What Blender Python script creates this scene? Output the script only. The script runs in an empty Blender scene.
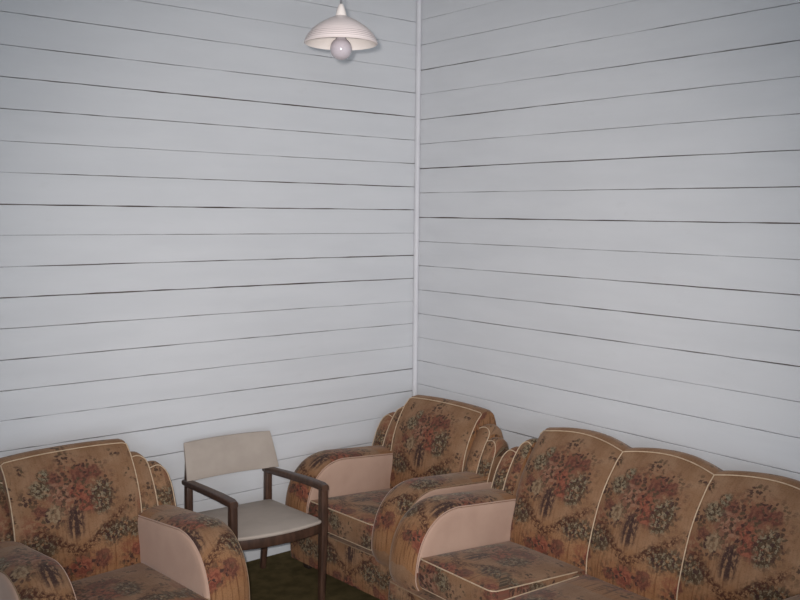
import bpy, bmesh, math, random
import numpy as np
from mathutils import Vector, Matrix
random.seed(4)
sc = bpy.context.scene
COL = sc.collection

# ------------------------------------------------------------------ helpers
def tag(o, label=None, cat=None, group=None, kind=None):
    if label: o['label'] = label
    if cat: o['category'] = cat
    if group: o['group'] = group
    if kind: o['kind'] = kind
    return o

def empty(name, loc, rz=0.0):
    o = bpy.data.objects.new(name, None); COL.objects.link(o)
    o.empty_display_size = .1
    o.location = loc; o.rotation_euler = (0, 0, rz)
    return o

def link(name, bm, mats, parent=None, smooth=True, label=None):
    bmesh.ops.recalc_face_normals(bm, faces=bm.faces)
    me = bpy.data.meshes.new(name); bm.to_mesh(me); bm.free()
    if not isinstance(mats, (list, tuple)): mats = [mats]
    for m in mats: me.materials.append(m)
    if smooth:
        me.polygons.foreach_set('use_smooth', [True]*len(me.polygons))
        me.set_sharp_from_angle(angle=math.radians(48))
    o = bpy.data.objects.new(name, me); COL.objects.link(o)
    if parent is not None: o.parent = parent
    if label: o['label'] = label
    return o

def new_bm():
    bm = bmesh.new(); bm.loops.layers.uv.new('UVMap'); return bm

def face(bm, vs, uvs=None, mat=0):
    try: f = bm.faces.new(vs)
    except ValueError: return None
    f.material_index = mat
    if uvs:
        l = bm.loops.layers.uv.verify()
        for lp, uv in zip(f.loops, uvs): lp[l].uv = uv
    return f

def grid(bm, rows, uvr, close=False):
    """rows of points -> quads, uv per point"""
    vr = [[bm.verts.new(p) for p in r] for r in rows]
    n = len(rows[0])
    for i in range(len(rows)-1):
        for j in range(n if close else n-1):
            k = (j+1) % n
            uk = uvr[i][k] if k else uvr[i][j]
            uk1 = uvr[i+1][k] if k else uvr[i+1][j]
            face(bm, [vr[i][j], vr[i][k], vr[i+1][k], vr[i+1][j]], [uvr[i][j], uk, uk1, uvr[i+1][j]])
    return vr

def add_tube(bm, pts, r, n=7, closed=False):
    pts = [Vector(p) for p in pts]
    rings = []; m = len(pts); prev = None
    for i, p in enumerate(pts):
        a = pts[(i-1) % m] if (closed or i > 0) else p
        b = pts[(i+1) % m] if (closed or i < m-1) else p
        t = (b-a).normalized()
        if prev is None:
            ref = Vector((0, 0, 1)) if abs(t.z) < .9 else Vector((1, 0, 0))
            u = t.cross(ref).normalized()
        else:
            u = (prev - t*prev.dot(t)).normalized()
        prev = u; v = t.cross(u)
        rings.append([bm.verts.new(p + (u*math.cos(2*math.pi*k/n) + v*math.sin(2*math.pi*k/n))*r) for k in range(n)])
    for i in range(m if closed else m-1):
        A, B = rings[i], rings[(i+1) % m]
        for k in range(n): face(bm, [A[k], A[(k+1) % n], B[(k+1) % n], B[k]])
    if not closed:
        face(bm, rings[0][::-1]); face(bm, rings[-1])

def tube(name, pts, r, mat, parent, closed=False, n=7):
    bm = new_bm(); add_tube(bm, pts, r, n, closed)
    return link(name, bm, mat, parent)

def lathe(bm, prof, n=48):
    rows = []
    for r, z in prof:
        rows.append([bm.verts.new((r*math.cos(2*math.pi*k/n), r*math.sin(2*math.pi*k/n), z)) for k in range(n)] if r > 1e-6 else [bm.verts.new((0, 0, z))])
    for A, B in zip(rows, rows[1:]):
        for k in range(n):
            k1 = (k+1) % n
            if len(A) == 1 and len(B) == 1: continue
            if len(A) == 1: face(bm, [A[0], B[k1], B[k]])
            elif len(B) == 1: face(bm, [A[k], A[k1], B[0]])
            else: face(bm, [A[k], A[k1], B[k1], B[k]])

def add_loft_bar(bm, secs, bevel=.006):
    """secs: list of (center, half-u vector, half-v vector) rectangular sections with cut corners"""
    rings = []
    for c, u, v in secs:
        c, u, v = Vector(c), Vector(u), Vector(v)
        bu, bv = bevel/u.length, bevel/v.length
        q = []
        for su, sv, first in ((1, 1, 0), (-1, 1, 1), (-1, -1, 0), (1, -1, 1)):
            p1 = c + u*su*(1-bu) + v*sv
            p2 = c + u*su + v*sv*(1-bv)
            pm = c + u*su*(1-.3*bu) + v*sv*(1-.3*bv)
            q += [p2, pm, p1] if not first else [p1, pm, p2]
        rings.append([bm.verts.new(p) for p in q])
    n = 12
    for A, B in zip(rings, rings[1:]):
        for k in range(n): face(bm, [A[k], A[(k+1) % n], B[(k+1) % n], B[k]])
    face(bm, rings[0][::-1]); face(bm, rings[-1])

# ------------------------------------------------------------------ node helpers
class NT:
    def __init__(s, tree): s.t = tree
    def n(s, typ, **kw):
        nd = s.t.nodes.new(typ)
        for k, v in kw.items(): setattr(nd, k, v)
        return nd
    def set(s, sock, v):
        if isinstance(v, bpy.types.NodeSocket): s.t.links.new(v, sock)
        elif v is not None: sock.default_value = v
    def m(s, op, a, b=None, c=None, clamp=False):
        nd = s.n('ShaderNodeMath', operation=op, use_clamp=clamp)
        for i, v in enumerate((a, b, c)): s.set(nd.inputs[i], v)
        return nd.outputs[0]
    def v(s, op, a, b=None, scale=None):
        nd = s.n('ShaderNodeVectorMath', operation=op)
        s.set(nd.inputs[0], a); s.set(nd.inputs[1], b)
        if scale is not None: s.set(nd.inputs['Scale'], scale)
        return nd.outputs['Value'] if op in ('LENGTH', 'DISTANCE', 'DOT_PRODUCT') else nd.outputs[0]
    def ss(s, x, e0, e1, lo=0., hi=1.):
        nd = s.n('ShaderNodeMapRange', interpolation_type='SMOOTHSTEP')
        s.set(nd.inputs[0], x); s.set(nd.inputs[1], e0); s.set(nd.inputs[2], e1); s.set(nd.inputs[3], lo); s.set(nd.inputs[4], hi)
        return nd.outputs[0]
    def mix(s, f, a, b):
        nd = s.n('ShaderNodeMix', data_type='RGBA')
        s.set(nd.inputs[0], f); s.set(nd.inputs[6], a); s.set(nd.inputs[7], b)
        return nd.outputs[2]
    def noise(s, vec, scale, detail=2., rough=.5, color=False):
        nd = s.n('ShaderNodeTexNoise')
        s.set(nd.inputs['Vector'], vec); nd.inputs['Scale'].default_value = scale
        nd.inputs['Detail'].default_value = detail; nd.inputs['Roughness'].default_value = rough
        return nd.outputs['Color'] if color else nd.outputs['Fac']
    def sep(s, v):
        nd = s.n('ShaderNodeSeparateXYZ'); s.set(nd.inputs[0], v); return nd.outputs
    def comb(s, x, y, z=0.):
        nd = s.n('ShaderNodeCombineXYZ'); s.set(nd.inputs[0], x); s.set(nd.inputs[1], y); s.set(nd.inputs[2], z); return nd.outputs[0]

def col(r, g, b): return (r, g, b, 1.)

def material(name):
    m = bpy.data.materials.new(name); m.use_nodes = True
    t = m.node_tree; t.nodes.clear()
    N = NT(t)
    out = N.n('ShaderNodeOutputMaterial'); bs = N.n('ShaderNodeBsdfPrincipled')
    t.links.new(bs.outputs[0], out.inputs[0])
    return m, N, bs

def bump(N, bs, h, strength=.3, dist=.002):
    b = N.n('ShaderNodeBump'); b.inputs['Strength'].default_value = strength; b.inputs['Distance'].default_value = dist
    N.set(b.inputs['Height'], h); N.set(bs.inputs['Normal'], b.outputs[0])

def objco(N): return N.n('ShaderNodeTexCoord').outputs['Object']
def uvco(N): return N.n('ShaderNodeTexCoord').outputs['UV']

def simple(name, c0, c1, scale=20., rough=.6, bump_s=.15, bump_scale=None, spec=.3, stretch=(1, 1, 1), sheen=0.):
    m, N, bs = material(name)
    co = N.v('MULTIPLY', objco(N), stretch)
    f = N.noise(co, scale, 4.)
    N.set(bs.inputs['Base Color'], N.mix(N.ss(f, .3, .7), col(*c0), col(*c1)))
    bs.inputs['Roughness'].default_value = rough
    bs.inputs['Specular IOR Level'].default_value = spec
    if sheen:
        bs.inputs['Sheen Weight'].default_value = sheen; bs.inputs['Sheen Roughness'].default_value = .45
    bump(N, bs, N.noise(co, bump_scale or scale*3, 3.), bump_s)
    return m

# ------------------------------------------------------------------ materials
def floral_material():
    m, N, bs = material('floral_tapestry')
    uv = uvco(N)
    w1 = N.v('SCALE', N.v('SUBTRACT', N.noise(uv, 22., 2., .5, True), (.5, .5, .5)), None, .030)
    w2 = N.v('SCALE', N.v('SUBTRACT', N.noise(uv, 95., 2., .6, True), (.5, .5, .5)), None, .022)
    P = N.v('ADD', N.v('ADD', uv, w1), w2)
    PU, PV = .5, .70
    x, y, _ = N.sep(P)
    # repeat of the woven design
    tx = N.m('SUBTRACT', N.m('MODULO', N.m('ADD', x, PU*20.5), PU), PU/2)
    ty = N.m('SUBTRACT', N.m('MODULO', N.m('ADD', y, PV*20 + .03), PV), .03)
    T = N.comb(tx, ty, 0.)
    fine = N.noise(uv, 170., 2., .7)
    mid = N.noise(uv, 55., 3., .65)
    big = N.noise(uv, 9., 3., .55)
    streak = N.noise(N.v('MULTIPLY', uv, (95., 6., 1.)), 1., 2.)
    # ground: tan / ochre with vertical weave streaks
    c = N.mix(N.ss(big, .35, .65), col(.315, .190, .112), col(.255, .142, .077))
    low = N.ss(ty, .36, .06)
    c = N.mix(N.m('MULTIPLY', low, .62), c, col(.33, .158, .064))
    c = N.mix(N.m('MULTIPLY', N.ss(streak, .50, .68), N.m('MULTIPLY_ADD', low, .60, .16)), c, col(.125, .052, .025))
    vor = N.n('ShaderNodeTexVoronoi', voronoi_dimensions='2D'); N.set(vor.inputs['Vector'], P); vor.inputs['Scale'].default_value = 52.
    vd = vor.outputs['Distance']; vc = N.sep(vor.outputs['Color'])
    vor2 = N.n('ShaderNodeTexVoronoi', voronoi_dimensions='2D'); N.set(vor2.inputs['Vector'], N.v('ADD', N.v('MULTIPLY', P, (1.25, .8, 1)), (.37, .11, 0))); vor2.inputs['Scale'].default_value = 64.
    vd2 = vor2.outputs['Distance']
    def blob(cx, cy, rx, ry=None):
        return N.v('LENGTH', N.v('DIVIDE', N.v('SUBTRACT', T, (cx, cy, 0)), (rx, ry or rx, 1)))
    def field(items, e0=1.25, e1=.4):
        r = None
        for it in items:
            g = N.ss(blob(*it), e0, e1)
            r = g if r is None else N.m('MAXIMUM', r, g)
        return r
    # flowers
    def flower(c, cx, cy, r, ca, cb, strength=.8, petals=5, ph=0.):
        d = N.v('SUBTRACT', T, (cx, cy, 0)); dx, dy, _ = N.sep(d)
        ang = N.m('ARCTAN2', dy, dx)
        rr = N.m('DIVIDE', N.v('LENGTH', d), N.m('MULTIPLY', N.m('MULTIPLY_ADD', N.m('SINE', N.m('MULTIPLY_ADD', ang, petals, ph)), .10, 1.), r))
        rr = N.m('ADD', rr, N.m('MULTIPLY', N.m('SUBTRACT', mid, .5), .9))
        mask = N.ss(rr, 1.08, .72)
        ring = N.m('SINE', N.m('ADD', N.m('MULTIPLY', rr, 11.), N.m('MULTIPLY_ADD', N.m('SINE', N.m('MULTIPLY_ADD', ang, 2., ph)), 1.6, ph)))
        fc = N.mix(N.ss(N.m('ADD', ring, N.m('MULTIPLY', N.m('SUBTRACT', fine, .5), 5.)), -1., 1.), col(*cb), col(*ca))
        return N.mix(N.m('MULTIPLY', mask, strength), c, fc)
    rose = ((.30, .105, .065), (.15, .044, .032)); pink = ((.33, .185, .12), (.185, .085, .056)); cream = ((.32, .235, .145), (.16, .105, .065)); dull = ((.195, .078, .052), (.105, .038, .030))
    # reddish haze of small petals inside the bouquet
    haze = N.m('MULTIPLY', field(((-.02, .45, .19, .15), (0., .11, .16, .06), (.2, .12, .07, .07), (-.2, .3, .06, .08)), 1.2, .3), N.ss(mid, .36, .58))
    c = N.mix(N.m('MULTIPLY', haze, .6), c, col(.20, .062, .040))
    for cx, cy, r, cs, pt in ((-.09, .495, .040, dull, 4), (.028, .497, .050, dull, 5), (.085, .50, .034, dull, 5), (-.072, .428, .056, pink, 5), (.038, .373, .050, rose, 5), (-.115, .347, .044, cream, 5),
                              (-.005, .43, .035, rose, 4), (-.16, .46, .036, cream, 6), (-.02, .108, .050, rose, 5), (.07, .125, .040, dull, 5), (-.09, .10, .032, dull, 4), (-.165, .37, .028, dull, 5), (.235, .12, .03, rose, 5), (-.225, .14, .03, dull, 4)):
        c = flower(c, cx, cy, r, cs[0], cs[1], .82, pt, cx*40)
    # clusters of small pale blossoms
    wd = field(((.098, .40, .055, .07), (.09, .345, .045, .04), (.145, .226, .095, .048), (-.185, .222, .085, .055), (-.15, .46, .05, .045), (-.125, .52, .03, .03), (.235, .21, .04, .05)), 1.15, .6)
    c = N.mix(N.m('MULTIPLY', wd, N.ss(mid, .40, .52)), c, col(.075, .048, .030))
    wm = N.m('MULTIPLY', wd, N.ss(vd2, .42, .26))
    c = N.mix(N.m('MULTIPLY', wm, .8), c, N.mix(N.ss(vd2, .08, .18), col(.14, .09, .045), col(.285, .24, .16)))
    # leafy areas: dark leaves where the density field is high
    dens = field(((-.02, .585, .05, .045), (.14, .445, .05, .055), (-.20, .42, .05, .06), (-.02, .44, .14, .14), (.05, .53, .11, .05), (.10, .39, .08, .09), (.15, .225, .11, .07), (-.185, .22, .10, .08),
                  (-.02, .11, .14, .055), (-.13, .33, .08, .06), (.22, .33, .03, .05), (-.235, .06, .05, .05), (.2, .08, .06, .05), (-.21, .56, .04, .03), (.2, .575, .04, .025), (-.02, .36, .06, .06), (.24, .47, .03, .05)))
    leaf = N.m('MULTIPLY', N.ss(N.m('ADD', vd, N.m('MULTIPLY', N.m('SUBTRACT', mid, .5), .9)), .50, .32), dens)
    leaf = N.m('MULTIPLY', leaf, N.ss(vc[0], .28, .42))
    leafc = N.mix(N.ss(vc[1], .3, .7), col(.055, .030, .026), col(.085, .058, .036))
    c = N.mix(N.m('MULTIPLY', leaf, .92), c, leafc)
    # chevron garland
    g = N.m('ABSOLUTE', N.m('SUBTRACT', ty, N.m('MULTIPLY_ADD', N.m('POWER', N.m('ABSOLUTE', N.m('ADD', tx, .017)), 1.15), .92, .170)))
    gm = N.m('MULTIPLY', N.ss(g, .038, .010), N.ss(N.m('ABSOLUTE', tx), .22, .16))
    gm = N.m('MULTIPLY', gm, N.ss(N.m('ADD', N.m('MULTIPLY', fine, .25), N.m('MULTIPLY', mid, .85)), .46, .62))
    c = N.mix(N.m('MULTIPLY', gm, .95), c, col(.070, .030, .020))
    # urn / stems below the roses
    st = N.m('MULTIPLY', N.ss(blob(-.03, .30, .048, .09), 1.1, .5), N.ss(N.m('ADD', streak, N.m('MULTIPLY', mid, .7)), .70, .86))
    c = N.mix(N.m('MULTIPLY', st, .92), c, col(.045, .026, .025))
    # thread speckle
    c = N.mix(N.ss(fine, .54, .74, 0., .55), c, col(.075, .036, .024))
    c = N.mix(N.ss(fine, .44, .28, 0., .30), c, col(.38, .25, .155))
    hs = N.n('ShaderNodeHueSaturation'); hs.inputs['Hue'].default_value = .497; hs.inputs['Value'].default_value = .94; hs.inputs['Saturation'].default_value = 1.02; N.set(hs.inputs['Color'], c); N.set(bs.inputs['Base Color'], hs.outputs[0])
    bs.inputs['Roughness'].default_value = .92; bs.inputs['Specular IOR Level'].default_value = .1
    bs.inputs['Sheen Weight'].default_value = .20; bs.inputs['Sheen Roughness'].default_value = .40
    bs.inputs['Sheen Tint'].default_value = (.90, .80, .72, 1)
    bump(N, bs, N.noise(uv, 300., 2.), .35, .002)
    return m

M = {}
M['floral'] = floral_material()
M['cream'] = simple('cream_velour', (.46, .30, .228), (.52, .345, .262), 6., .9, .2, 250., .1, sheen=.25)
M['piping'] = simple('cream_piping_cord', (.50, .36, .24), (.60, .45, .31), 60., .8, .2, 300., .2)
M['piping_tan'] = simple('tan_piping_cord', (.25, .165, .10), (.31, .205, .13), 60., .85, .2, 300., .2)
M['darkwood'] = simple('dark_stained_wood', (.045, .023, .015), (.085, .042, .027), 9., .42, .1, 60., .45, (6, 6, 1))
M['blackwood'] = simple('blackened_wood', (.018, .012, .009), (.035, .022, .016), 12., .6, .1)
M['vinyl'] = simple('taupe_upholstery', (.40, .335, .285), (.45, .38, .325), 9., .62, .12, 400., .35)
M['carpet'] = simple('olive_brown_carpet', (.075, .058, .026), (.12, .09, .042), 14., .98, .6, 260., .05)
M['ceiling'] = simple('ceiling_paint', (.62, .63, .63), (.68, .69, .69), 3., .7, .05)
M['gap'] = simple('dark_board_gap', (.060, .040, .030), (.13, .095, .075), 5., .95, .1, stretch=(1, 1, 3))
M['trim'] = simple('glossy_trim_paint', (.73, .72, .75), (.80, .79, .81), 5., .5, .05)

def paint_material():
    m, N, bs = material('painted_boards')
    co = objco(N)
    f = N.noise(N.v('MULTIPLY', co, (1., 1., 5.)), 1.6, 4.)
    f2 = N.noise(N.v('MULTIPLY', co, (1., 1., 2.)), 9., 4.)
    c = N.mix(N.ss(f, .3, .7), col(.680, .686, .704), col(.720, .725, .742))
    c = N.mix(N.ss(f2, .62, .8, 0., .25), c, col(.62, .62, .62))
    N.set(bs.inputs['Base Color'], c)
    bs.inputs['Roughness'].default_value = .55; bs.inputs['Specular IOR Level'].default_value = .3
    bump(N, bs, N.noise(N.v('MULTIPLY', co, (1., 1., 4.)), 14., 4.), .12, .004)
    return m
M['paint'] = paint_material()

def shade_material():
    m, N, bs = material('striped_glass_shade')
    z = N.sep(objco(N))[2]
    w = N.m('SINE', N.m('MULTIPLY', z, 2*math.pi/.0066))
    zone = N.m('MAXIMUM', N.m('MULTIPLY', N.ss(z, .034, .028), N.ss(z, .004, .010)), N.m('MULTIPLY', N.ss(z, .06, .05), .25))
    k = N.m('MULTIPLY', N.ss(w, .35, .9), zone)
    c = N.mix(N.m('MULTIPLY', k, .7), col(.92, .80, .77), col(.33, .23, .22))
    N.set(bs.inputs['Base Color'], c)
    bs.inputs['Roughness'].default_value = .3
    bs.inputs['Transmission Weight'].default_value = 0.
    return m
M['shade'] = shade_material()
M['opal'] = simple('pearl_bulb_glass', (.50, .44, .47), (.54, .48, .51), 5., .12, 0., spec=.6)
M['lampwhite'] = simple('cream_lamp_plastic', (.84, .76, .71), (.88, .80, .75), 9., .4, .05)
M['cord'] = simple('grey_flex_cord', (.16, .16, .17), (.22, .22, .23), 40., .6, .1)

# ------------------------------------------------------------------ room
CEIL = 3.3
def board_wall(name, axis, length, z0, pitch, seed, widths):
    """horizontal painted boards; axis 'x': wall in plane y=0 facing -y, 'y': wall in plane x=0 facing -x"""
    rnd = random.Random(seed)
    bm = new_bm()
    nseg = 64
    ss = [-length + length*i/nseg for i in range(nseg+1)]
    def P(s, d, z): return (s, d, z) if axis == 'x' else (d, s, z)
    kmin = int(math.floor((z0-CEIL)/pitch)); kmax = int(math.ceil(z0/pitch))
    gaps = {}
    for k in range(kmin, kmax+2):
        base = widths[k]/1000 if 0 <= k < len(widths) else rnd.choice([.0016, .0022, .0030]); ph = rnd.uniform(0, 6); fr = rnd.uniform(.6, 2.0); am = rnd.uniform(.2, .5)
        wob = rnd.uniform(0, 6)
        gaps[k] = ([max(.0006, base*(1+am*math.sin(fr*s+ph)+rnd.uniform(-.5, .5))) for s in ss],
                   [.0016*math.sin(1.1*s+wob)+rnd.uniform(-.0007, .0007) for s in ss])
    for k in range(kmin, kmax+1):
        cu = rnd.uniform(-.0006, .0006)        # slight cupping / standing proud
        rows = []
        gl, ol = gaps[k+1]; gu, ou = gaps[k]
        for i, s in enumerate(ss):
            zl = z0-(k+1)*pitch + gl[i]/2 + ol[i]; zh = z0-k*pitch - gu[i]/2 + ou[i]
            zl = max(0., min(zl, CEIL)); zh = max(0., min(zh, CEIL))
            b = min(.0018, (zh-zl)/4)
            rows.append([P(s, .014, zl), P(s, .0025, zl), P(s, .0008-cu, zl+b), P(s, -cu*.4-.0006, (zl+zh)/2), P(s, 0., zh-b), P(s, .002, zh), P(s, .014, zh)])
        if rows[0][6][2]-rows[0][0][2] < .002: continue
        grid(bm, rows, [[(0, 0)]*7 for _ in rows])
    for lo, hi, mi in (((-length, .013, 0.), (.05, .06, CEIL), 1),):
        x0, d0, za = lo; x1, d1, zb = hi
        v = [bm.verts.new(P(a, b, c)) for a in (x0, x1) for b in (d0, d1) for c in (za, zb)]
        for q in ((0, 1, 3, 2), (4, 6, 7, 5), (0, 4, 5, 1), (2, 3, 7, 6), (0, 2, 6, 4), (1, 5, 7, 3)): face(bm, [v[t] for t in q], None, mi)
    return tag(link(name, bm, [M['paint'], M['gap']], smooth=False), kind='structure')

CAMZ = 1.87; S = 1.22
board_wall('wall_left', 'x', 5.2, CAMZ+.6912*S, .112*S, 11, [2.2, 3., 3.8, 2.2, 2., 2.8, 4.2, 1.4, 3.6, 4., 2., 3.2, 2., 3.])
board_wall('wall_right', 'y', 6.8, CAMZ+.6883*S, .1177*S, 23, [3.4, 2.8, 2.8, 1.9, 3.6, 2.5, 4., 1.7, 2.8, 3., 2.8, 1.7, 2.2, 2.2])

def box(bm, lo, hi):
    v = [bm.verts.new((a, b, c)) for a in (lo[0], hi[0]) for b in (lo[1], hi[1]) for c in (lo[2], hi[2])]
    for q in ((0, 1, 3, 2), (4, 6, 7, 5), (0, 4, 5, 1), (2, 3, 7, 6), (0, 2, 6, 4), (1, 5, 7, 3)): face(bm, [v[t] for t in q])

bm = new_bm(); box(bm, (-5.26, -6.8, 0), (-5.2, .06, CEIL)); tag(link('wall_side', bm, M['paint'], smooth=False), kind='structure')  # unseen side wall, added to keep ambient light from entering on the left
bm = new_bm(); box(bm, (-5.26, -6.8, -.08), (.06, .06, 0)); tag(link('floor', bm, M['carpet'], smooth=False), kind='structure')
bm = new_bm(); box(bm, (-5.26, -6.8, CEIL), (.06, .06, CEIL+.08)); tag(link('ceiling', bm, M['ceiling'], smooth=False), kind='structure')
bm = new_bm()
t_ = .027
add_loft_bar(bm, [((-t_/2, -t_/2, z), (t_/2, 0, 0), (0, t_/2, 0)) for z in (0.0, 1.0, 2.0, CEIL)], .009)
tag(link('trim_1', bm, M['trim']), kind='structure')

# ------------------------------------------------------------------ lounge suite
nz = [.20, .30, .42, .54, .64, .72, .79, .835, .875, .90]
nb = [.40, .40, .40, .368, .332, .287, .232, .195, .125, .06]
_z = np.linspace(.2, .9, 141); _d = np.interp(_z, nz, nb); _d = np.convolve(np.pad(_d, 6, mode='edge'), np.ones(13)/13, 'valid')
_arc = np.concatenate([[0], np.cumsum(np.hypot(np.diff(_z), np.diff(_d)))]); _arc -= np.interp(.3, _z, _arc)
def bD(z): return float(np.interp(z, _z, _d))
def bA(z): return float(np.interp(z, _z, _arc))
HW, AW = .433, .178

def L(X, D, Z): return (X, -D, Z)

def back_panel(name, xl, xr, top, parent, bulge=.02, na=16, pipe_sides=(), uoff=None, voff=0., zb=.25, thick=.10, forward=0., roll=(0., 0.), pipe_mat='piping'):
    xc, hw = (xl+xr)/2, (xr-xl)/2
    uo = xc if uoff is None else uoff
    rows, uvr, rim = [], [], []
    edges = {}
    for i in range(na+1):
        a = -1+2*i/na
        a = math.copysign(1-(1-abs(a))**1.25, a)          # denser toward the seams
        X = xc+a*hw; zt = top(X); prof = []
        nf = 18
        for j in range(nf+1):
            t = j/nf; z = zb+(zt-zb)*t
            fade = min(1., (1-t)*3.5)
            d = bD(z)+forward*min(1., max(-.1, (z-.5)/.3))+bulge*(1-abs(a)**2.6)*(.25+.75*fade)
            d -= (roll[0] if a < 0 else roll[1])*max(0., (abs(a)-.72)/.28)**2
            prof.append((d, z))
        dt = prof[-1][0]
        ov = bA(zt)
        tail = [(dt-.016, zt+.010), (dt-.04, zt+.013), (dt-thick*.7, zt+.006), (dt-thick*.95, zt-.014), (max(dt-thick-.01, .02), zt-.05)]
        dl, zl = tail[-1]
        tail += [(max(.015, dl*.6), zl*.6+zb*.4), (.01, zb+.02), (.01, zb)]
        rows.append([L(X, d, z) for d, z in prof+tail])
        vs = [bA(z) for d, z in prof]; l0 = vs[-1]
        for (d0, z0), (d1, z1) in zip([prof[-1]]+tail, tail): l0 -= .8*math.hypot(d1-d0, z1-z0); vs.append(l0)
        uvr.append([(X-uo, v+voff) for v in vs])
        rim.append(L(X, dt+.002, zt+.002)); edges[i] = rows[-1][:nf+1]
    bm = new_bm()
    vr = grid(bm, rows, uvr)
    for r, sgn in ((vr[0], -1), (vr[-1], 1)):
        face(bm, r, [(v.co.y, v.co.z) for v in r])
    for k in range(len(vr)-1):
        face(bm, [vr[k][0], vr[k+1][0], vr[k+1][-1], vr[k][-1]])
    o = link(name, bm, M['floral'], parent)
    path = list(rim)
    if 'l' in pipe_sides: path = [(p[0], p[1]-.004, p[2]) for p in edges[0][2:-1]] + path
    if 'r' in pipe_sides: path = path + [(p[0], p[1]-.004, p[2]) for p in edges[na][2:-1]][::-1]
    tube('piping', path, .0025, M[pipe_mat], o)
    return o

# side profile of an armrest (D, Z), from back to front bottom
ZT, DC, DF, ZC, SL = .592, .728, .972, .31, .10
def arm_path(off=0.):
    pts = []
    for i in range(9):
        D = .06+(DC-.06)*i/8; pts.append((D, ZT+SL*(D-DC)))
    for i in range(1, 15):
        t = i/14*math.pi/2; n = 2/2.25
        pts.append((DC+(DF-DC)*math.sin(t)**n, ZC+(ZT-ZC)*math.cos(t)**n))
    pts += [(DF-.006, .283), (DF-.022, .255)]
    if off:
        out = []
        for i, (d, z) in enumerate(pts):
            a = pts[max(i-1, 0)]; b = pts[min(i+1, len(pts)-1)]
            tx, tz = b[0]-a[0], b[1]-a[1]; l = math.hypot(tx, tz)
            out.append((d-tz/l*off, z+tx/l*off))
        pts = out
    return pts

def armrest(xi, xo, parent, uoff=0., voff=0.):
    """one arm between planes X=xi (seat side) and X=xo (outside)"""
    xc, hw = (xi+xo)/2, abs(xo-xi)/2
    bs = [-1, -.985, -.93, -.8, -.55, -.25, 0, .25, .55, .8, .93, .985, 1]
    cols, uvs = [], []
    for b in bs:
        p = arm_path(.019*(1-abs(b)**3.2)-.002)
        l = 0; vs = []
        for i, q in enumerate(p):
            if i: l += math.hypot(q[0]-p[i-1][0], q[1]-p[i-1][1])
            vs.append(l)
        cols.append([L(xc+b*hw, d, z) for d, z in p]); uvs.append([(b*hw+uoff, voff-v) for v in vs])
    bm = new_bm(); vr = grid(bm, cols, uvs)
    zb = cols[0][-1][2]
    ends = []
    for r in vr:
        ends.append(bm.verts.new((r[0].co.x, r[0].co.y, zb)))
    for r, e in ((vr[0], ends[0]), (vr[-1], ends[-1])): face(bm, list(r)+[e], [(v.co.y, v.co.z) for v in r]+[(e.co.y, e.co.z)])
    for k in range(len(vr)-1):
        face(bm, [vr[k][0], vr[k+1][0], ends[k+1], ends[k]])
        face(bm, [vr[k][-1], vr[k+1][-1], ends[k+1], ends[k]])
    arm = link('armrest', bm, M['floral'], parent)
    for X, sg in ((min(xi, xo), -1), (max(xi, xo), 1)):
        bm = new_bm()
        inner = (X == xi)
        d0 = .10
        rings = []
        for off, dx in ((-.009, -.002), (-.011, .004), (-.019, .0075), (-.048, .009)):
            p = arm_path(off)
            zlo = (.335 if inner else p[-1][1])+abs(off)
            pts = [(max(d, d0+abs(off)), max(z, zlo)) for d, z in p] + [(d0+abs(off), zlo)]
            rings.append([L(X+sg*dx, d, z) for d, z in pts])
        vr = grid(bm, rings, [[(0, 0)]*len(rings[0])]*len(rings), close=True)
        face(bm, vr[-1])
        link('side_panel', bm, M['cream'], arm, label='plain cream velour side panel')
        tube('piping', [L(X+sg*.001, d, z) for d, z in arm_path(-.004)[1:]], .0026, M['cream' if inner else 'piping_tan'], arm)
    return arm

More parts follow.
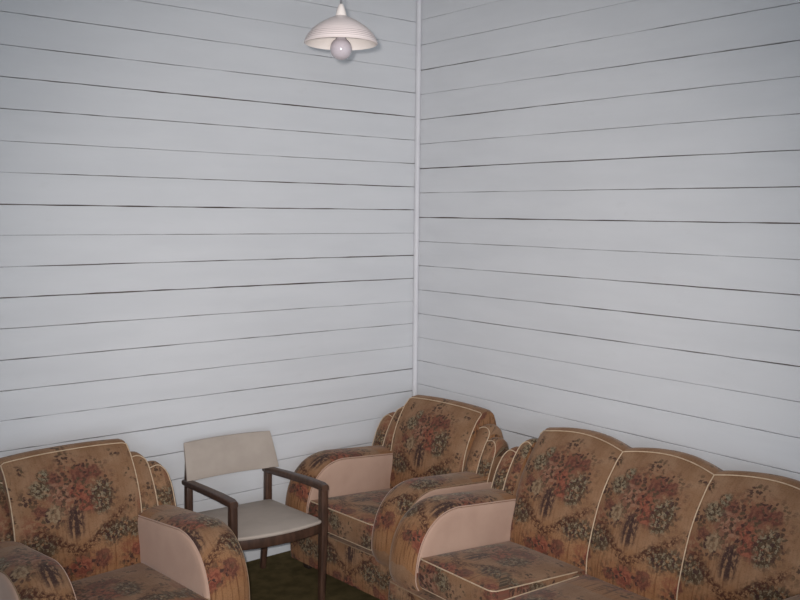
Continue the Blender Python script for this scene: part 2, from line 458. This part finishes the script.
def ring_block(bm, x0, x1, d0, d1, levels, top_z, crown=0., rc=.03, bulge=0., uvo=(0, 0), nper=10):
    """rounded-rectangle block; levels = list of z fractions or absolute z functions"""
    cx, cd, hx, hd = (x0+x1)/2, (d0+d1)/2, (x1-x0)/2, (d1-d0)/2
    def ring(grow):
        pts = []
        H, K = hx+grow, hd+grow; r = min(rc, H*.9, K*.9)
        def side(a, b, n):
            return [(a[0]+(b[0]-a[0])*t/n, a[1]+(b[1]-a[1])*t/n) for t in range(n)]
        corners = [(H, K), (-H, K), (-H, -K), (H, -K)]
        cen = [(H-r, K-r), (-H+r, K-r), (-H+r, -K+r), (H-r, -K+r)]
        arcs = []
        for q in range(4):
            a0 = q*math.pi/2
            arcs.append([(cen[q][0]+r*math.cos(a0+math.pi/2*t/5), cen[q][1]+r*math.sin(a0+math.pi/2*t/5)) for t in range(6)])
        for q in range(4):
            pts += arcs[q][:-1]
            pts += side(arcs[q][-1], arcs[(q+1) % 4][0], nper)
        return pts
    rows, uvr = [], []
    base = ring(0); per = [0]
    for a, b in zip(base, base[1:]): per.append(per[-1]+math.hypot(b[0]-a[0], b[1]-a[1]))
    nl = len(levels)
    for li, z in enumerate(levels):
        fr = li/(nl-1)
        R = ring(bulge*math.sin(math.pi*fr))
        row = []; uvx = []
        for i, (px, pd) in enumerate(R):
            zz = z if not callable(z) else z(pd/hd)
            row.append(L(cx+px, cd+pd, zz)); uvx.append((per[i]+uvo[0], zz+uvo[1]))
        rows.append(row); uvr.append(uvx)
    edge_top = list(rows[-1]); edge_bot = list(rows[0])
    vr = grid(bm, rows, uvr, close=True)
    # cap
    prev = vr[-1]
    crow, cuv = [], []
    for t in (1., .97, .9, .78, .62, .42, .2):
        row, uvx = [], []
        for px, pd in base:
            x, d = px*t, pd*t
            a, b = abs(x/hx), abs(d/hd)
            zz = top_z(d/hd) + crown*(1-a**3.5)*(1-b**3.5)
            row.append(L(cx+x, cd+d, zz)); uvx.append((x+uvo[0], -d+uvo[1]+.28))
        crow.append(row); cuv.append(uvx)
    vr2 = grid(bm, crow, cuv, close=True)
    f = face(bm, vr2[-1], cuv[-1])
    face(bm, vr[0])
    bmesh.ops.remove_doubles(bm, verts=vr[-1]+vr2[0], dist=1e-5)
    return edge_bot, edge_top

def seat_cushion(x0, x1, parent, uvo=(0, 0), sink=0.):
    top = lambda s: .410-sink-(.050-.7*sink)*(1-s)/2
    bm = new_bm()
    zb = lambda s: .285-.03*(1-s)/2
    lv = [zb]+[(lambda s, k=k: zb(s)+(top(s)-zb(s))*k) for k in (.12, .35, .65, .88)]+[top]
    eb, et = ring_block(bm, x0+.004, x1-.004, .37, .957, lv, top, crown=.022, rc=.03, bulge=.009, uvo=uvo)
    o = link('seat_cushion', bm, M['floral'], parent)
    for ring, dz in ((et, .001), (eb, .004)):
        n = len(ring); k0 = next(i for i in range(n) if ring[i-1][1] > -.43 and ring[i][1] <= -.43)
        path = []
        for i in range(n):                       # welt along the front and both sides
            p = ring[(k0+i) % n]
            if p[1] > -.43: break
            path.append((p[0], p[1], p[2]+dz))
        tube('piping', path, .0028, M['piping'], o)
    return o

def base_and_feet(hw, parent, feet_x, front=.95):
    bm = new_bm()
    zt = lambda s: .264
    eb, et = ring_block(bm, -hw+.004, hw-.004, .03, front, [.066, .09, .14, .19, .24, .262], zt, rc=.03, bulge=.004, uvo=(.1, .05), nper=24)
    o = link('base', bm, M['floral'], parent)
    tube('piping', [(p[0], p[1], p[2]) for p in et], .003, M['piping_tan'], o, closed=True)
    for X in feet_x:
        for D in (.10, .86):
            b = new_bm()
            add_loft_bar(b, [(L(X, D, 0.0), (.022, 0, 0), (0, .022, 0)), (L(X, D, .03), (.027, 0, 0), (0, .027, 0)), (L(X, D, .066), (.03, 0, 0), (0, .03, 0))], .004)
            link('foot', b, M['blackwood'], parent)

def arch(c, hw, zmid, zedge, p=2.2, rc=.018):
    def f(X):
        a = min(1., abs((X-c)/hw))
        z = zmid-(zmid-zedge)*a**p
        e = (1-a)*hw
        if e < rc: z -= rc*(1-math.sqrt(max(0., 1-((rc-e)/rc)**2)))*.8
        return z
    return f

def lobe(x_in, x_out, z_in, z_pk, z_out):
    """stepped shoulder: rises a little from the inner seam and rounds over to the outside"""
    def f(X):
        t = (X-x_in)/(x_out-x_in); t = min(1., max(0., t))
        z = z_in+(z_pk-z_in)*math.sin(min(t/.45, 1.)*math.pi/2)
        if t > .45:
            k = (t-.45)/.55
            z = z_pk-(z_pk-z_out)*(1-math.sqrt(max(0., 1-k*k)))
        return z
    return f

def make_armchair(loc, rz):
    root = empty('lounge_armchair', loc, rz)
    base_and_feet(HW, root, (-.37, .37))
    back_panel('back_panel', -.270, .270, arch(0, .270, .853, .843, 2.4, .006), root, .026, 20, 'lr', forward=.05)
    for s in (-1, 1):
        a, b = sorted((s*.268, s*.354))
        back_panel('back_flute', a, b, lobe(s*.268, s*.354, .768, .780, .740), root, .017, 10, 'r' if s > 0 else 'l', uoff=s*.1, voff=-.03)
        a, b = sorted((s*.354, s*.437))
        back_panel('back_flute', a, b, lobe(s*.354, s*.437, .723, .731, .650), root, .018, 10, 'r' if s > 0 else 'l', uoff=s*.16, voff=-.1)
    for s in (-1, 1):
        armrest(s*(HW-AW), s*HW, root, uoff=.06*s, voff=1.08)
    seat_cushion(-(HW-AW), HW-AW, root, (.05, .1))
    return root

def copy_tree(o, parent=None):
    c = o.copy(); COL.objects.link(c)
    if parent is not None: c.parent = parent
    for ch in o.children: copy_tree(ch, c)
    return c

GR = 'matching floral lounge armchairs'
corner = make_armchair((-.055, -.573, 0), .065-math.pi/2)
tag(corner, 'brown floral armchair in the corner of the room, between wooden chair and sofa', 'armchair', GR)
left = copy_tree(corner)
left.location = (-2.243, -.12, 0); left.rotation_euler = (0, 0, .058)
for c_ in left.children:
    if c_.name.startswith('seat_cushion'):      # this seat has sunk at its front
        c_.location = (0, -.012, .014); c_.rotation_euler = (.055, 0, 0)
tag(left, 'brown floral armchair cut off by the photo\'s left edge, beside the wooden chair', 'armchair', GR)

# sofa
sofa = empty('lounge_sofa', (-.128, -1.996, 0), .0-math.pi/2)
tag(sofa, 'long brown floral sofa with scalloped back against the right wall', 'sofa')
SW = .857
base_and_feet(SW, sofa, (-.79, 0., .79), .985)
def hump(c, hw, zl, zr):
    def f(X):
        a = (X-c)/hw; e = zl if a < 0 else zr
        z = .868-(.868-e)*abs(a)**2.0
        r = .02; ed = (1-abs(a))*hw
        if e < .84 and ed < r: z -= r*(1-math.sqrt(max(0., 1-((r-ed)/r)**2)))*.8
        return z
    return f
back_panel('back_panel', -.712, -.222, hump(-.467, .245, .838, .843), sofa, .026, 18, 'r', uoff=-.445, roll=(.035, 0.))
back_panel('back_panel', -.222, .222, hump(0, .222, .843, .843), sofa, .026, 18, 'r', uoff=0.)
back_panel('back_panel', .222, .70, hump(.461, .239, .843, .836), sofa, .026, 18, '', uoff=.445, roll=(0., .035))
for s in (-1, 1):
    sd = 'r' if s > 0 else 'l'
    a, b = sorted((s*.70, s*.765)); back_panel('back_flute', a, b, lobe(s*.70, s*.765, .782, .792, .752), sofa, .014, 10, sd, uoff=s*.55, voff=-.03)
    a, b = sorted((s*.765, s*.84)); back_panel('back_flute', a, b, lobe(s*.765, s*.84, .738, .744, .665), sofa, .016, 10, sd, uoff=s*.6, voff=-.1)
    armrest(s*(SW-AW), s*SW, sofa, uoff=.1*s, voff=1.04)
for x0, x1, o, k in ((-(SW-AW), -.226, (.05, .1), 0.), (-.226, .226, (.22, .3), .042), (.226, SW-AW, (.1, .2), .03)):
    seat_cushion(x0, x1, sofa, o, k)

# ------------------------------------------------------------------ wooden armchair
ch = empty('wooden_armchair', (-1.376, -.425, 0), -.075)
tag(ch, 'dark wooden open-arm chair with taupe padded seat and back, between two floral armchairs', 'chair')
def chair_leg_front(sx):
    bm = new_bm(); X = sx*.229
    add_loft_bar(bm, [(L(X*.985, .275, 0), (.013, 0, 0), (0, .015, 0)), (L(X, .285, .42), (.0165, 0, 0), (0, .021, 0)), (L(X, .285, .58), (.0165, 0, 0), (0, .02, 0))], .005)
    return link('leg', bm, M['darkwood'], ch)
def chair_leg_rear(sx):
    bm = new_bm(); X = sx*.215
    add_loft_bar(bm, [(L(X, -.325, 0), (.013, 0, 0), (0, .015, 0)), (L(X, -.265, .38), (.0165, 0, 0), (0, .02, 0)), (L(X, -.262, .545), (.0165, 0, 0), (0, .019, 0)), (L(X*.93, -.305, .68), (.012, 0, 0), (0, .010, 0))], .005)
    return link('leg', bm, M['darkwood'], ch)
for s in (-1, 1):
    chair_leg_front(s); chair_leg_rear(s)
    bm = new_bm()
    pts = [(-.30, .541, .218, .017, .013), (-.24, .548, .219, .020, .0155), (-.05, .568, .225, .021, .016), (.15, .586, .229, .021, .0165), (.27, .593, .230, .021, .0165), (.305, .591, .230, .018, .014)]
    add_loft_bar(bm, [(L(s*x, d, z), (hw, 0, 0), (0, hh*.1, hh)) for d, z, x, hw, hh in pts], .008)
    link('armrest', bm, M['darkwood'], ch)
# seat frame: bowed front rail, side rails, rear rail
bm = new_bm()
add_loft_bar(bm, [(L(x, .272+.035*(1-(x/.22)**2), .398), (0, -.012, 0), (0, 0, .026)) for x in [-.215+.430*i/10 for i in range(11)]], .004)
add_loft_bar(bm, [(L(x, -.262, .358), (0, -.011, 0), (0, 0, .024)) for x in (-.21, 0, .21)], .004)
for s in (-1, 1):
    add_loft_bar(bm, [(L(s*(.209+.012*t), -.255+.53*t, .358+.045*t), (.011, 0, 0), (0, 0, .025)) for t in (0, .5, 1)], .004)
link('seat_frame', bm, M['darkwood'], ch)
# seat pad
bm = new_bm()
stop = lambda s: .437-.045*(1-s)/2
sbot = lambda s: .422-.045*(1-s)/2
ring_block(bm, -.222, .222, -.252, .292, [sbot, lambda s: sbot(s)+.005, lambda s: sbot(s)+.011, stop], stop, crown=.018, rc=.022, bulge=.004)
for v_ in bm.verts:
    if v_.co.y < 0: v_.co.y -= .034*(1-(v_.co.x/.226)**2)*(-v_.co.y/.29)
link('seat', bm, M['vinyl'], ch, label='taupe padded seat')
# back pad: gently curved upholstered rail
bm = new_bm()
rows, uvr = [], []
nx, nzv = 16, 8
def bp(a, t, side):
    X = .014+a*(.248-.014*t); z = .565+.175*t - .004*a*a
    dd = -.232-.072*t - .018*(1-a*a) + (.018 if side > 0 else -.018)*(1-abs(a)**10*.6)*(1-abs(2*t-1)**8*.6)
    return L(X, dd, z)
front = [[bp(-1+2*i/nx, j/nzv, 1) for j in range(nzv+1)] for i in range(nx+1)]
rear = [[bp(-1+2*i/nx, j/nzv, -1) for j in range(nzv+1)] for i in range(nx+1)]
vf = grid(bm, front, [[(0, 0)]*(nzv+1)]*(nx+1)); vb = grid(bm, rear, [[(0, 0)]*(nzv+1)]*(nx+1))
for i in range(nx):
    face(bm, [vf[i][0], vf[i+1][0], vb[i+1][0], vb[i][0]]); face(bm, [vf[i][-1], vf[i+1][-1], vb[i+1][-1], vb[i][-1]])
for j in range(nzv):
    face(bm, [vf[0][j], vf[0][j+1], vb[0][j+1], vb[0][j]]); face(bm, [vf[-1][j], vf[-1][j+1], vb[-1][j+1], vb[-1][j]])
bmesh.ops.bevel(bm, geom=[e for e in bm.edges if e.calc_face_angle(0) > 1.1], offset=.008, segments=3, affect='EDGES')
link('backrest', bm, M['vinyl'], ch, label='taupe padded backrest')

# ------------------------------------------------------------------ camera
F, yaw, pitch, roll = 908.1123, .6834, .0949, .0099
fv = Vector((math.sin(yaw)*math.cos(pitch), math.cos(yaw)*math.cos(pitch), -math.sin(pitch)))
rv = fv.cross(Vector((0, 0, 1))).normalized(); uv_ = rv.cross(fv)
c_, s_ = math.cos(roll), math.sin(roll)
R_, U_ = rv*c_+uv_*s_, -rv*s_+uv_*c_
CAM = Vector((-2.8835*S, -3.4158*S, CAMZ))
cam = bpy.data.cameras.new('camera'); cam.sensor_width = 36; cam.lens = F/800*36; cam.clip_start = .02
co = bpy.data.objects.new('camera', cam); COL.objects.link(co)
mw = Matrix.Identity(4)
for i in range(3): mw[i][0], mw[i][1], mw[i][2], mw[i][3] = R_[i], U_[i], -fv[i], CAM[i]
co.matrix_world = mw; sc.camera = co

# ------------------------------------------------------------------ pendant lamp
d_ = fv + R_*(341-400)/F - U_*(43-300)/F
LP = CAM + d_*3.12                      # centre of the shade's rim
lamp = empty('pendant_lamp', LP)
tag(lamp, 'pendant lamp with pale ringed shade and bare bulb hanging from the ceiling', 'lamp')
r0 = .127
prof = [(r0, 0.), (r0-.004, .010), (r0*.90, .026), (r0*.78, .044), (r0*.62, .060), (r0*.46, .072), (r0*.32, .081), (.026, .087), (.019, .091)]
bm = new_bm()
inner = [(max(r-.004, .012), z-.0035) for r, z in prof][::-1]
lathe(bm, prof+inner+[prof[0]], 64)
shade = link('lamp_shade', bm, [M['shade'], M['lampwhite']], lamp)
for p_ in shade.data.polygons:
    c0 = p_.center; n0 = p_.normal
    if n0.x*c0.x+n0.y*c0.y < 0 or (abs(n0.z) > .9 and n0.z < 0): p_.material_index = 1
bm = new_bm(); lathe(bm, [(0, .086), (.020, .086), (.0195, .092), (.013, .115), (.008, .128), (.0045, .131), (0, .131)], 32); link('shade_cap', bm, M['lampwhite'], lamp)
bm = new_bm(); lathe(bm, [(0, .012), (.017, .012), (.018, .03), (.018, .085), (0, .085)], 32); link('bulb_holder', bm, M['lampwhite'], lamp)
bm = new_bm()
br, bz = .0375, -.020
pr = [(0, bz-br)]+[(br*math.sin(t), bz-br*math.cos(t)) for t in [math.pi*i/20 for i in range(1, 16)]]+[(.0185, .013), (.0165, .022), (0, .022)]
lathe(bm, pr, 40); link('bulb', bm, M['opal'], lamp, label='unlit pearl glass bulb')
top = CEIL-LP.z
tube('cord', [(0, 0, .128), (0, 0, .3), (0, 0, top-.02)], .0042, M['cord'], lamp, n=10)
bm = new_bm(); lathe(bm, [(0, top-.03), (.03, top-.028), (.042, top-.012), (.044, top-.001), (0, top-.001)], 32); link('ceiling_rose', bm, M['lampwhite'], lamp)

# ------------------------------------------------------------------ light
w = bpy.data.worlds.new('World'); sc.world = w; w.use_nodes = True
bg = w.node_tree.nodes['Background']; bg.inputs[0].default_value = (.82, .91, 1.0, 1); bg.inputs[1].default_value = .58

def area(name, loc, target, size, size_y, power, color):
    l = bpy.data.lights.new(name, 'AREA'); l.shape = 'RECTANGLE'; l.size = size; l.size_y = size_y; l.energy = power; l.color = color
    o = bpy.data.objects.new(name, l); COL.objects.link(o); o.location = loc
    o.rotation_euler = (Vector(target)-Vector(loc)).to_track_quat('-Z', 'Y').to_euler(); return o
area('added_fill_light', (-4.9, -6.3, 1.7), (0, -1.2, 1.6), 1.5, 1.5, 85, (.82, .90, 1.0))  # soft fill added to brighten the right wall; no window stands behind it
# the camera's own flash, just up and left of the lens
fl = bpy.data.lights.new('camera_flash', 'SPOT'); fl.energy = 400; fl.color = (1.0, .955, .93); fl.spot_size = math.radians(67); fl.spot_blend = 1.0; fl.shadow_soft_size = .018
fo = bpy.data.objects.new('camera_flash', fl); COL.objects.link(fo)
fo.location = CAM - R_*.034 + U_*.034
fo.rotation_euler = (-fv+U_*.05).to_track_quat('Z', 'Y').to_euler()

vs = sc.view_settings
sc.display_settings.display_device = 'sRGB'
vs.view_transform = 'Standard'; vs.look = 'None'; vs.gamma = 1.0; vs.use_curve_mapping = False
vs.exposure = 0.06
